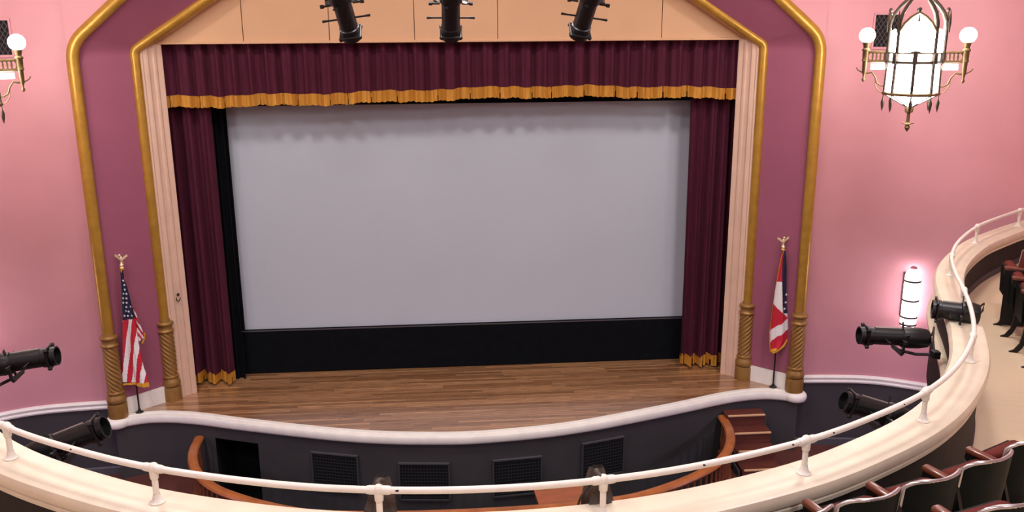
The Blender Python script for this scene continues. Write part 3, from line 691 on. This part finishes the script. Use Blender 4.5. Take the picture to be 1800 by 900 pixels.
# ------------------------------------------------------------------ theatre seats
def make_seat(label, right_side=False):
    t = thing('theatre_seat', label, 'seat', (0, 0, 0), 0, 'tip-up balcony seats')
    W = .222
    def shell(u, z, o=0.0):                          # u in -1..1 across the back, concave to the front
        yy = -.02 + .085 * abs(u) ** 2.4 - .10 * (z - .35) - o
        return Vector((u * W * (1 - .05 * max(0, z - .6)), yy, z))
    def outline(u): return .80 - .055 * abs(u) ** 6 - .012 * (1 - abs(u))
    nu, nv = 16, 8; F = []
    for j in range(nv + 1):
        for i in range(nu + 1):
            u = -1 + 2 * i / nu; z0 = .30; z1 = outline(u); F.append(shell(u, z0 + (z1 - z0) * j / nv, .012))
    k = nu + 1; fs = [(j * k + i, j * k + i + 1, (j + 1) * k + i + 1, (j + 1) * k + i) for j in range(nv) for i in range(nu)]
    B = [v + Vector((0, .014, 0)) for v in F]; o = len(F)
    bd = [(i, i + 1) for i in range(nu)] + [(j * k + nu, (j + 1) * k + nu) for j in range(nv)] + [(nv * k + i + 1, nv * k + i) for i in range(nu)[::-1]] + [((j + 1) * k, j * k) for j in range(nv)[::-1]]
    MB().add(F + B, fs + [(o + a, o + d, o + c, o + b) for a, b, c, d in fs] + [(b, a, o + a, o + b) for a, b in bd]).build('back_shell', 'seat_shell', t, smooth=50)
    path = [shell(-1, .30 + (outline(-1) - .30) * j / 8) for j in range(9)] + [shell(-1 + 2 * i / 20, outline(-1 + 2 * i / 20)) for i in range(1, 20)] + [shell(1, .30 + (outline(1) - .30) * j / 8) for j in range(8, -1, -1)]
    MB().tube(path, .0125, n=8).build('back_rim', 'chrome', t, smooth=60)
    F = [shell(-.93 + 1.86 * i / nu, .33 + (outline(-.93 + 1.86 * i / nu) - .35) * j / nv, -.02 - .025 * math.sin(PI * i / nu) ** .5 * math.sin(PI * j / nv) ** .5) for j in range(nv + 1) for i in range(nu + 1)]
    MB().add(F, fs).build('back_pad', 'seat_red', t, smooth=70)
    # tipped-up seat
    mb = MB(); mb.box((0, .15, .462), (.37, .10, .37), R=Matrix.Rotation(math.radians(-3), 3, 'X'), bev=.035); mb.build('seat_cushion', 'seat_red', t, smooth=50)
    mb = MB(); mb.box((0, .212, .455), (.35, .02, .33), R=Matrix.Rotation(math.radians(-3), 3, 'X'), bev=.006); mb.build('seat_pan', 'seat_shell', t)
    for sx in ((-1, 1) if right_side else (-1,)):
        X = sx * (W + .015)
        mb = MB(); mb.box((X, .155, .645), (.058, .22, .038), R=Matrix.Rotation(math.radians(3), 3, 'X'), bev=.012); mb.build('armrest', 'arm_wood', t, smooth=40)
        poly = [(-.04, .42), (.03, .63), (.26, .63), (.265, .59), (.20, .52), (.185, .34), (.2, .2), (.215, .1), (.26, .03), (.30, .012), (.30, 0), (.235, 0), (.19, .05), (.15, .16), (.11, .28), (.05, .30), (0, .2), (-.03, .08), (-.07, .015), (-.07, 0), (-.13, 0), (-.09, .06), (-.06, .2)]
        n = len(poly)
        mb = MB(); mb.add([(X - .014, a, b) for a, b in poly] + [(X + .014, a, b) for a, b in poly], [tuple(range(n)), tuple(range(2 * n - 1, n - 1, -1))] + [(q, (q + 1) % n, n + (q + 1) % n, n + q) for q in range(n)])
        mb.build('standard', 'iron', t)
    return t
front = [(1.66, -8.13, 16), (2.12, -7.99, 18), (2.58, -7.82, 20), (3.03, -7.63, 23), (3.44, -7.40, 27)]
flabels = ['front-row seat at the bottom edge, only its back top showing, leftmost of the row', 'front-row seat second from the left in the bottom right corner, armrest pointing at the rail',
           'front-row tip-up seat in the middle of the bottom right row, red cushion showing', 'front-row tip-up seat fourth from the left, dark back with chrome rim', 'front-row tip-up seat cut by the right edge of the picture, highest of the row']
proto = make_seat(flabels[0])
for i, (x, y, a) in enumerate(front):
    if i == 0: proto.location = (x, y, FZ); proto.rotation_euler = (0, 0, math.radians(a))
    else: dup(proto, (x, y, FZ), math.radians(a), flabels[i])
dup(proto, (2.55, -8.55, FZ + .27), math.radians(19), 'second-row seat in the very bottom right corner behind the front row')
far = [(5.70, -3.58), (5.575, -3.90), (5.42, -4.29), (5.31, -4.66)]
fl2 = ['dark side-balcony seat farthest away, last of the row at the right edge', 'dark side-balcony seat third from the front of the row at the right edge', 'dark side-balcony seat second from the front of the row at the right edge', 'dark side-balcony seat nearest the camera at the right edge, mostly cut off']
ps = make_seat(fl2[0])
for i, (x, y) in enumerate(far):
    rz = math.radians(66); f = Vector((-math.sin(rz), math.cos(rz), 0)); rt = Vector((math.cos(rz), math.sin(rz), 0))
    loc = Vector((x, y, floor_z(y))) - f * .29 + rt * .265
    if i == 0: ps.location = loc; ps.rotation_euler = (0, 0, rz)
    else: dup(ps, loc, rz, fl2[i])
MB().box((-.262, .13, .33), (.012, .24, .62), bev=.004).build('end_panel', 'iron', ps)

# ------------------------------------------------------------------ spotlights
def spotlight(tip, rear, label, clamp, scale=1.0, up=(0, 0, 1), group='black stage spotlights', cable=None, sg=-1):
    """tip = lens end, rear = back end (world); clamp = world point the yoke is fixed to"""
    tip = Vector(tip); rear = Vector(rear); d = (tip - rear); L = d.length; R = frame(d, up); t = thing('stage_spotlight', label, 'spotlight', tuple(rear), 0, group, R=R)
    RY = Matrix.Rotation(-PI / 2, 3, 'X')              # lathe z -> local +y
    k = L / .62; r = scale
    MB().lathe([(.0, .34 * L), (.072 * r, .34 * L), (.072 * r, .80 * L), (.08 * r, .81 * L), (.08 * r, .88 * L), (.0, .88 * L)], R=RY, n=20, cap=False).build('lens_tube', 'black_metal', t, smooth=35)
    MB().lathe([(.0, 0), (.066 * r, .0), (.078 * r, .02 * L), (.09 * r, .14 * L), (.092 * r, .30 * L), (.086 * r, .38 * L), (.07 * r, .40 * L)], R=RY, n=20, cap=False).build('reflector_housing', 'black_metal', t, smooth=35)
    g = MB().box((0, .90 * L, 0), (.175 * r, .035 * L, .175 * r), bev=.008).build('gel_frame', 'black_metal', t)
    MB().lathe([(.062 * r, .915 * L), (.078 * r, .93 * L), (.078 * r, .995 * L), (.066 * r, .995 * L), (.06 * r, .92 * L)], R=RY, n=18, cap=False).build('barrel_ring', 'black_metal', t, smooth=35)
    for a in (45, 135, 225, 315):
        c = math.cos(math.radians(a)) * .11 * r; s_ = math.sin(math.radians(a)) * .11 * r
        MB().box((c * .95, .91 * L, s_ * .95), (.03, .05 * L, .03), R=Matrix.Rotation(math.radians(-a), 3, 'Y'), bev=.006).build('frame_clip', 'black_metal', t)
    for a in (0, 90, 180, 270):                         # shutter blades
        q = Matrix.Rotation(math.radians(a + 20), 3, 'Y'); v = q @ Vector((0, 0, .105 * r))
        MB().box((v.x, .36 * L, v.z), (.03, .006, .06), R=q).build('shutter_handle', 'black_metal', t)
    MB().tube([(0, .40 * L, .076 * r), (0, .78 * L, .076 * r)], .012 * r, n=6).build('top_rail', 'worn_edge', t, smooth=40)
    yk = [(-.11 * r, .42 * L, 0), (-.118 * r, .42 * L, -.06), (-.118 * r, .42 * L, -.10), (-.10 * r, .42 * L, -.12), (.10 * r, .42 * L, -.12), (.118 * r, .42 * L, -.10), (.118 * r, .42 * L, -.06), (.11 * r, .42 * L, 0)]
    cl = (R.inverted() @ (Vector(clamp) - rear))
    yk = [(x, y, -sg * z) for x, y, z in yk]
    y_ = MB().tube(yk, .012, n=6, flat=2.0).build('yoke', 'black_metal', t)
    for sx in (-1, 1):
        MB().tube([(sx * .085 * r, .42 * L, 0), (sx * .14 * r, .42 * L, 0), (sx * .145 * r, .42 * L, 0), (sx * .17 * r, .42 * L, 0)], [.009, .009, .017, .017], n=8).build('tilt_knob', 'black_metal', t, smooth=40)
    MB().tube([(sx * .09 * r, .66 * L, 0) for sx in (-2.1, -1.5, 1.5, 2.1)], [.012, .008, .008, .012], n=7).build('focus_handle', 'black_metal', t, smooth=40)
    st = Vector((0, .42 * L, sg * .12))
    MB().tube([st, st * .5 + cl * .5 + Vector((0, 0, sg * .02)), cl], .014, n=8).build('mount_arm', 'black_metal', t, smooth=40)
    MB().box(cl, (.07, .07, .07), bev=.01).build('clamp', 'black_metal', t)
    MB().tube([(0, .0, 0), (.02, -.06 * L, -sg * .03), (.03, -.08 * L, -sg * .10), Vector((.03, -.02, -sg * .12)) * .5 + cl * .5, cl + Vector((.02, 0, 0))] if cable is None else cable, .0085, n=6).build('cable', 'black_metal', t, smooth=50)
    return t
spotlight((3.46, -5.0, 2.75), (4.08, -5.06, 2.72), 'black spotlight in front of the lit wall sconce on the right', (4.02, -5.30, 2.66), 1.05)
spotlight((4.20, -4.86, 2.93), (4.56, -5.02, 2.92), 'short black spotlight standing on the parapet above the one by the wall sconce', (4.40, -4.93, 2.78), 1.12)
spotlight((2.74, -6.28, 2.71), (3.27, -6.30, 2.53), 'black spotlight hanging below the parapet right of the steps', (3.26, -6.46, 2.55), 1.05)
spotlight((-3.50, -5.0, 2.81), (-4.10, -5.04, 2.74), 'black spotlight at the left edge in front of the pink wall', (-4.0, -5.34, 2.66), 1.05)
spotlight((-2.62, -6.38, 2.78), (-3.16, -6.40, 2.58), 'black spotlight behind the white rail at lower left', (-3.28, -6.46, 2.55), 1.05)
# three lamps on an overhead pipe
PZ, PY = 6.2, -4.45
t = thing('lighting_pipe', 'black overhead pipe carrying the three hanging spotlights', 'pipe', (0, PY, PZ))
MB().tube([(-3.2, 0, 0), (3.2, 0, 0)], .024, n=12).build('pipe', 'black_metal', t, smooth=50)
for x in (-2.6, 0.5, 2.6): MB().tube([(x, 0, 0), (x, 0, CEIL - PZ)], .008, n=6).build('hanger_rod', 'black_metal', t)
for (x0, x1, lb) in ((-.99, -1.08, 'left'), (-.13, -.125, 'middle'), (1.0, 1.10, 'right')):
    spotlight((x0, -4.22, 5.37), (x1, -4.56, 5.86), lb + ' one of the three black spotlights hanging before the tan header', (x1 * .6 + x0 * .4, PY, PZ - .02), 1.1, up=(0, 1, 0.6), sg=1)

# ------------------------------------------------------------------ chandeliers
def chandelier(x, y, z, rz, label):
    t = thing('lantern_chandelier', label, 'chandelier', (x, y, z), rz, 'gothic lantern chandeliers')
    R8 = .295
    def ring8(r, zz, a0=-PI / 2): return [Vector((r * math.cos(a0 + k * PI / 4), r * math.sin(a0 + k * PI / 4), zz)) for k in range(8)]
    # local z = 0 at the arm band
    lo_t, lo_b = ring8(R8 * .97, -.06), ring8(R8, -.42)
    for k in range(8):
        a, b, c, d = lo_b[k], lo_b[(k + 1) % 8], lo_t[(k + 1) % 8], lo_t[k]; ins = .94
        mid = (a + b + c + d) / 4; q = [mid + (p - mid) * ins for p in (a, b, c, d)]; n = (mid * Vector((1, 1, 0)) if False else Vector((mid.x, mid.y, 0))).normalized() * .006
        MB().add(q + [p - n for p in q], [(0, 1, 2, 3), (7, 6, 5, 4), (0, 4, 5, 1), (1, 5, 6, 2), (2, 6, 7, 3), (3, 7, 4, 0)]).build('lower_pane', 'lantern_glass', t)
        MB().tube([lo_b[k], lo_t[k]], .019, n=6).build('lower_post', 'bronze_dark', t)
    MB().tube(ring8(R8 * 1.03, -.425), .020, n=6, closed=True).build('bottom_ring', 'bronze', t)
    # the arm band: pierced strip
    MB().tube(ring8(R8 * .99, .055), .02, n=6, closed=True).build('band_ring', 'bronze_dark', t)
    MB().tube(ring8(R8 * .99, -.06), .02, n=6, closed=True).build('band_ring', 'bronze_dark', t)
    bp = ring8(R8 * .955, -.055); bq = ring8(R8 * .955, .05)
    for k in range(8): MB().add([bp[k], bp[(k + 1) % 8], bq[(k + 1) % 8], bq[k]], [(0, 1, 2, 3)]).build('band_pane', 'lantern_glass', t)
    for k in range(8):
        v = ring8(R8, 0)[k]; MB().box(v, (.05, .05, .15), R=Matrix.Rotation(-PI / 2 + k * PI / 4, 3, 'Z'), bev=.006).build('band_block', 'bronze_dark', t)
    # upper gothic stage: chamfered square
    hw, ch = .30, .20
    up8 = [Vector(p) for p in ((-ch, -hw, 0), (ch, -hw, 0), (hw, -ch, 0), (hw, ch, 0), (ch, hw, 0), (-ch, hw, 0), (-hw, ch, 0), (-hw, -ch, 0))]
    for k in range(8):
        MB().tube([up8[k] + Vector((0, 0, .05)), up8[k] + Vector((0, 0, .33))], .019, n=6).build('upper_post', 'bronze_dark', t)
        a = up8[k]; b = up8[(k + 1) % 8]; n = Vector((a.x + b.x, a.y + b.y, 0)).normalized(); wide = k % 2 == 0
        top = [(1, .27), (.72, .37), (.38, .44), (0, .49), (-.38, .44), (-.72, .37), (-1, .27)] if wide else [(1, .28), (0, .32), (-1, .28)]
        mid = (a + b) / 2; hv = (b - a) / 2 * .93
        fr = [mid - hv + Vector((0, 0, .06)), mid + hv + Vector((0, 0, .06))] + [mid + hv * u + Vector((0, 0, zz)) for u, zz in top]; fr = [p - n * .012 for p in fr]; m_ = len(fr)
        MB().add(fr + [p - n * .006 for p in fr], [tuple(range(m_)), tuple(range(2 * m_ - 1, m_ - 1, -1))] + [(i, m_ + i, m_ + (i + 1) % m_, (i + 1) % m_) for i in range(m_)]).build('upper_pane', 'lantern_glass', t)
        if wide:
            MB().tube([mid + hv * 1.07 * u + Vector((0, 0, zz + .015)) + n * .004 for u, zz in top], .013, n=6).build('gable_moulding', 'bronze', t)
            MB().ball(mid + Vector((0, 0, .53)) + n * .006, .022, n=8, m=6, sc=(1, 1, 1.3)).build('gable_finial', 'bronze_dark', t)
            MB().tube([mid + Vector((0, 0, .48)) + n * .006, mid + Vector((0, 0, .40)) + n * .006], [.008, .016], n=6).build('gable_drop', 'bronze', t)
        # ogee crown ribs
        MB().tube([a + Vector((0, 0, .33)), Vector((a.x * .98, a.y * .98, .40)), Vector((a.x * .88, a.y * .88, .49)), Vector((a.x * .7, a.y * .7, .57)), Vector((a.x * .5, a.y * .5, .635)), Vector((a.x * .42, a.y * .42, .67))], .020, n=6).build('crown_rib', 'bronze_dark', t, smooth=50)
        if k % 2 == 0: 
            p = a * 1.07; MB().tube([p + Vector((0, 0, .28)), p + Vector((0, 0, .38)), p + Vector((0, 0, .45)), p + Vector((0, 0, .53))], [.010, .018, .014, .002], n=6).build('pinnacle', 'bronze_dark', t, smooth=50)
    MB().lathe([(.12, .65), (.15, .655), (.155, .685), (.13, .70), (.11, .74), (.06, .80), (.03, .86)], n=20).build('crown_cap', 'bronze', t, smooth=40)
    MB().tube([(0, 0, .85), (0, 0, CEIL - z)], .012, n=8).build('hanging_rod', 'bronze_dark', t, smooth=50)
    # bottom pyramid and finials
    for k in range(8):
        a = ring8(R8 * .97, -.44)[k]; b = ring8(R8 * .97, -.44)[(k + 1) % 8]; p = Vector((0, 0, -.60))
        MB().add([a, b, b * .1 + p * .9, a * .1 + p * .9], [(0, 1, 2, 3)]).build('bottom_pane', 'lantern_glass', t)
        MB().tube([a, a * .08 + p * .92], .009, n=6).build('bottom_rib', 'bronze_dark', t)
        q = ring8(R8 * 1.02, -.44, -PI / 2 + PI / 8 * 0)[k]
        MB().tube([q, q + Vector((0, 0, -.04)), q + Vector((0, 0, -.09)), q + Vector((0, 0, -.15)), q + Vector((0, 0, -.20))], [.007, .007, .022, .014, .002], n=7).build('drop_finial', 'bronze_dark', t, smooth=50)
    MB().lathe([(.0, -.88), (.012, -.865), (.032, -.83), (.02, -.80), (.045, -.785), (.018, -.765), (.018, -.66), (.045, -.645), (.05, -.59), (.03, -.57), (0, -.57)], n=14, cap=False).build('bottom_finial', 'bronze', t, smooth=50)
    MB().tube([(-.07, 0, -.77), (-.02, 0, -.785), (.02, 0, -.785), (.07, 0, -.77)], .008, n=6).build('finial_cross', 'bronze', t)
    # two arms with globes
    for sx in (-1, 1):
        X0, X1 = sx * .285, sx * .51
        arm = MB().tube([(X0, 0, .05), (X1, 0, .055)], .014, n=6, flat=1.6).build('arm_bar', 'bronze', t)
        MB().tube([(X0, 0, -.06), (X1, 0, -.055)], .012, n=6, flat=1.6).build('arm_bar', 'bronze', t)
        for i in range(5):
            cx = X0 + (X1 - X0) * (i + .5) / 5.2
            MB().tube([(cx + .028 * math.cos(q), 0, .048 * math.sin(q)) for q in np.linspace(0, 2 * PI, 11)[:-1]], .007, n=5, closed=True).build('scroll', 'bronze', arm)
        MB().lathe([(.0, -.30), (.012, -.29), (.02, -.27), (.010, -.25), (.014, -.22), (.024, -.19), (.028, -.06), (.04, -.05), (.033, -.03), (.036, .06), (.046, .07), (.046, .085), (.03, .10), (.042, .15), (.055, .165), (0, .165)], (X1 + sx * .03, 0, 0), n=12, cap=False).build('candle_drop', 'bronze', t, smooth=50)
        MB().tube([(X1 - sx * .06, 0, -.18), (X1 + sx * .03, 0, -.20), (X1 + sx * .10, 0, -.16), (X1 + sx * .12, 0, -.13)], .007, n=6).build('leaf', 'bronze', t, smooth=50)
        MB().ball((X1 + sx * .03, 0, .245), .091, n=20, m=14).build('globe', 'globe_glass', t, smooth=80)
        MB().tube([(X0 + sx * .03, 0, -.115), (X1 - sx * .04, 0, -.115)], .034, n=10).build('lamp_tube', 'lantern_glass', t, smooth=50)
        MB().tube([(X1, 0, -.20), (sx * .45, 0, -.185), (sx * .41, 0, -.24), (sx * .385, 0, -.31), (sx * .34, 0, -.34), (sx * .29, 0, -.345)], .009, n=6).build('scroll_brace', 'bronze', t, smooth=50)
        MB().tube([(sx * .405, 0, -.26), (sx * .40, 0, -.34), (sx * .36, 0, -.40), (sx * .31, 0, -.425)], .006, n=6).build('scroll_brace', 'bronze', t, smooth=50)
    return t
CX, CY, CZ = 5.33, -2.0, 5.08
chandelier(CX, CY, CZ, -.47, 'lit lantern chandelier with two globe lamps hanging before the right pink wall')
chandelier(-CX - .08, CY, CZ, .47, 'lit chandelier at the upper left edge, only one globe arm in view')

# ------------------------------------------------------------------ wall grilles
def wall_grille(x, y, z, a, label):
    t = thing('wall_grille', label, 'grille', (x, y, z), a, 'upper wall grilles')
    w_, h = .34, .46
    MB().box((0, .006, 0), (w_, .006, h)).build('recess', 'void', t)
    mb = MB(); k = 10
    for i in range(-k, k + 1):
        for s_ in (1, -1):
            c = i * .06; pts = []
            for zz in (-h / 2, h / 2):
                pts.append((c + s_ * zz * .62, zz))
            (xa, za), (xb, zb) = pts
            def clip(p, q):
                (x1, z1), (x2, z2) = p, q; lo, hi = 0.0, 1.0; dx = x2 - x1
                for lim, sg in ((-w_ / 2, 1), (w_ / 2, -1)):
                    f1 = sg * (x1 - lim); f2 = sg * (x2 - lim)
                    if f1 < 0 and f2 < 0: return None
                    if f1 < 0: lo = max(lo, f1 / (f1 - f2))
                    elif f2 < 0: hi = min(hi, f1 / (f1 - f2))
                return None if lo >= hi else ((x1 + dx * lo, z1 + (z2 - z1) * lo), (x1 + dx * hi, z1 + (z2 - z1) * hi))
            r = clip((xa, za), (xb, zb))
            if r: mb.tube([(r[0][0], -.004, r[0][1]), (r[1][0], -.004, r[1][1])], .0045, n=4)
    o = mb.build('lattice', 'ring_grey', t); o['kind'] = 'stuff'
    for c, d in (((0, -.004, h / 2), (w_ + .05, .02, .025)), ((0, -.004, -h / 2), (w_ + .05, .02, .025)), ((-w_ / 2 - .012, -.004, 0), (.025, .02, h)), ((w_ / 2 + .012, -.004, 0), (.025, .02, h))):
        MB().box(c, d).build('frame_bar', 'pink', t)
wall_grille(5.97, -.005, 5.36, math.radians(-10), 'dark lattice grille high on the right pink wall behind the chandelier')
wall_grille(-5.97, -.005, 5.36, math.radians(10), 'dark lattice grille high on the left pink wall at the left edge')

# ------------------------------------------------------------------ wall sconces
def sconce(x, y, z0, h, label):
    t = thing('wall_sconce', label, 'sconce', (x, y, z0), 0, 'tubular wall sconces')
    MB().lathe([(.0, 0), (.10, 0), (.108, .015), (.108, h - .12), (.10, h - .08), (.085, h - .03), (.05, h), (0, h)], n=24, cap=False).build('glass_tube', 'sconce_glass', t, smooth=60)
    for f in (.03, .16, .46, .80): MB().lathe([(.109, f * h - .016), (.118, f * h - .013), (.118, f * h + .013), (.109, f * h + .016)], n=24, cap=False).build('band', 'ring_grey', t, smooth=40)
    MB().box((0, .12, h * .5), (.1, .1, h * .8)).build('back_plate', 'ring_grey', t)
    MB().lathe([(.0, h), (.045, h), (.05, h + .02), (.03, h + .04), (0, h + .04)], n=14, cap=False).build('top_cap', 'grille_pink', t, smooth=40)
sconce(6.545, -.36, 1.14, .86, 'glowing white tube sconce on the right pink wall above a spotlight')
sconce(-6.80, -.50, 1.14, .86, 'glowing tube sconce on the left pink wall just past the left edge')

# ------------------------------------------------------------------ fixtures for the added house lights
for i, (x, y, e, c, sz) in enumerate(HOUSE_FILL):
    t = thing('ceiling_fill_light', 'round house light added unseen in the ceiling, %s one of the %s row' % (('left', 'middle', 'right')[i // 3], ('front', 'middle', 'rear')[i % 3]), 'ceiling light', (x, y, CEIL), 0, 'added house lights')
    MB().lathe([(sz / 2 - .02, -.045), (sz / 2 + .06, -.045), (sz / 2 + .06, 0), (sz / 2 - .02, 0)], n=32, cap=False).build('trim_ring', 'lamp_trim', t, smooth=40)
    MB().lathe([(0, -.005), (sz / 2 - .02, -.005), (sz / 2 - .02, -.002), (0, -.002)], n=32, cap=False).build('diffuser', 'fill_glow', t)

for i, (x, y) in enumerate(UNDER_FILL):  # fixtures around the lavender fill lamps added below the balcony
    t = thing('soffit_fill_light', 'small round fill light added under the balcony, %s side, %s' % (('left', 'right')[i % 2], ('by the stage', 'halfway along', 'at the back')[i // 2]), 'downlight', (x, y, 1.76), 0, 'added fill lights under the balcony')
    MB().lathe([(.14, -.055), (.19, -.055), (.19, 0), (.14, 0)], n=24, cap=False).build('trim_ring', 'lamp_trim', t, smooth=40)
    MB().lathe([(0, -.012), (.14, -.012), (.14, -.008), (0, -.008)], n=24, cap=False).build('diffuser', 'fill_glow', t)
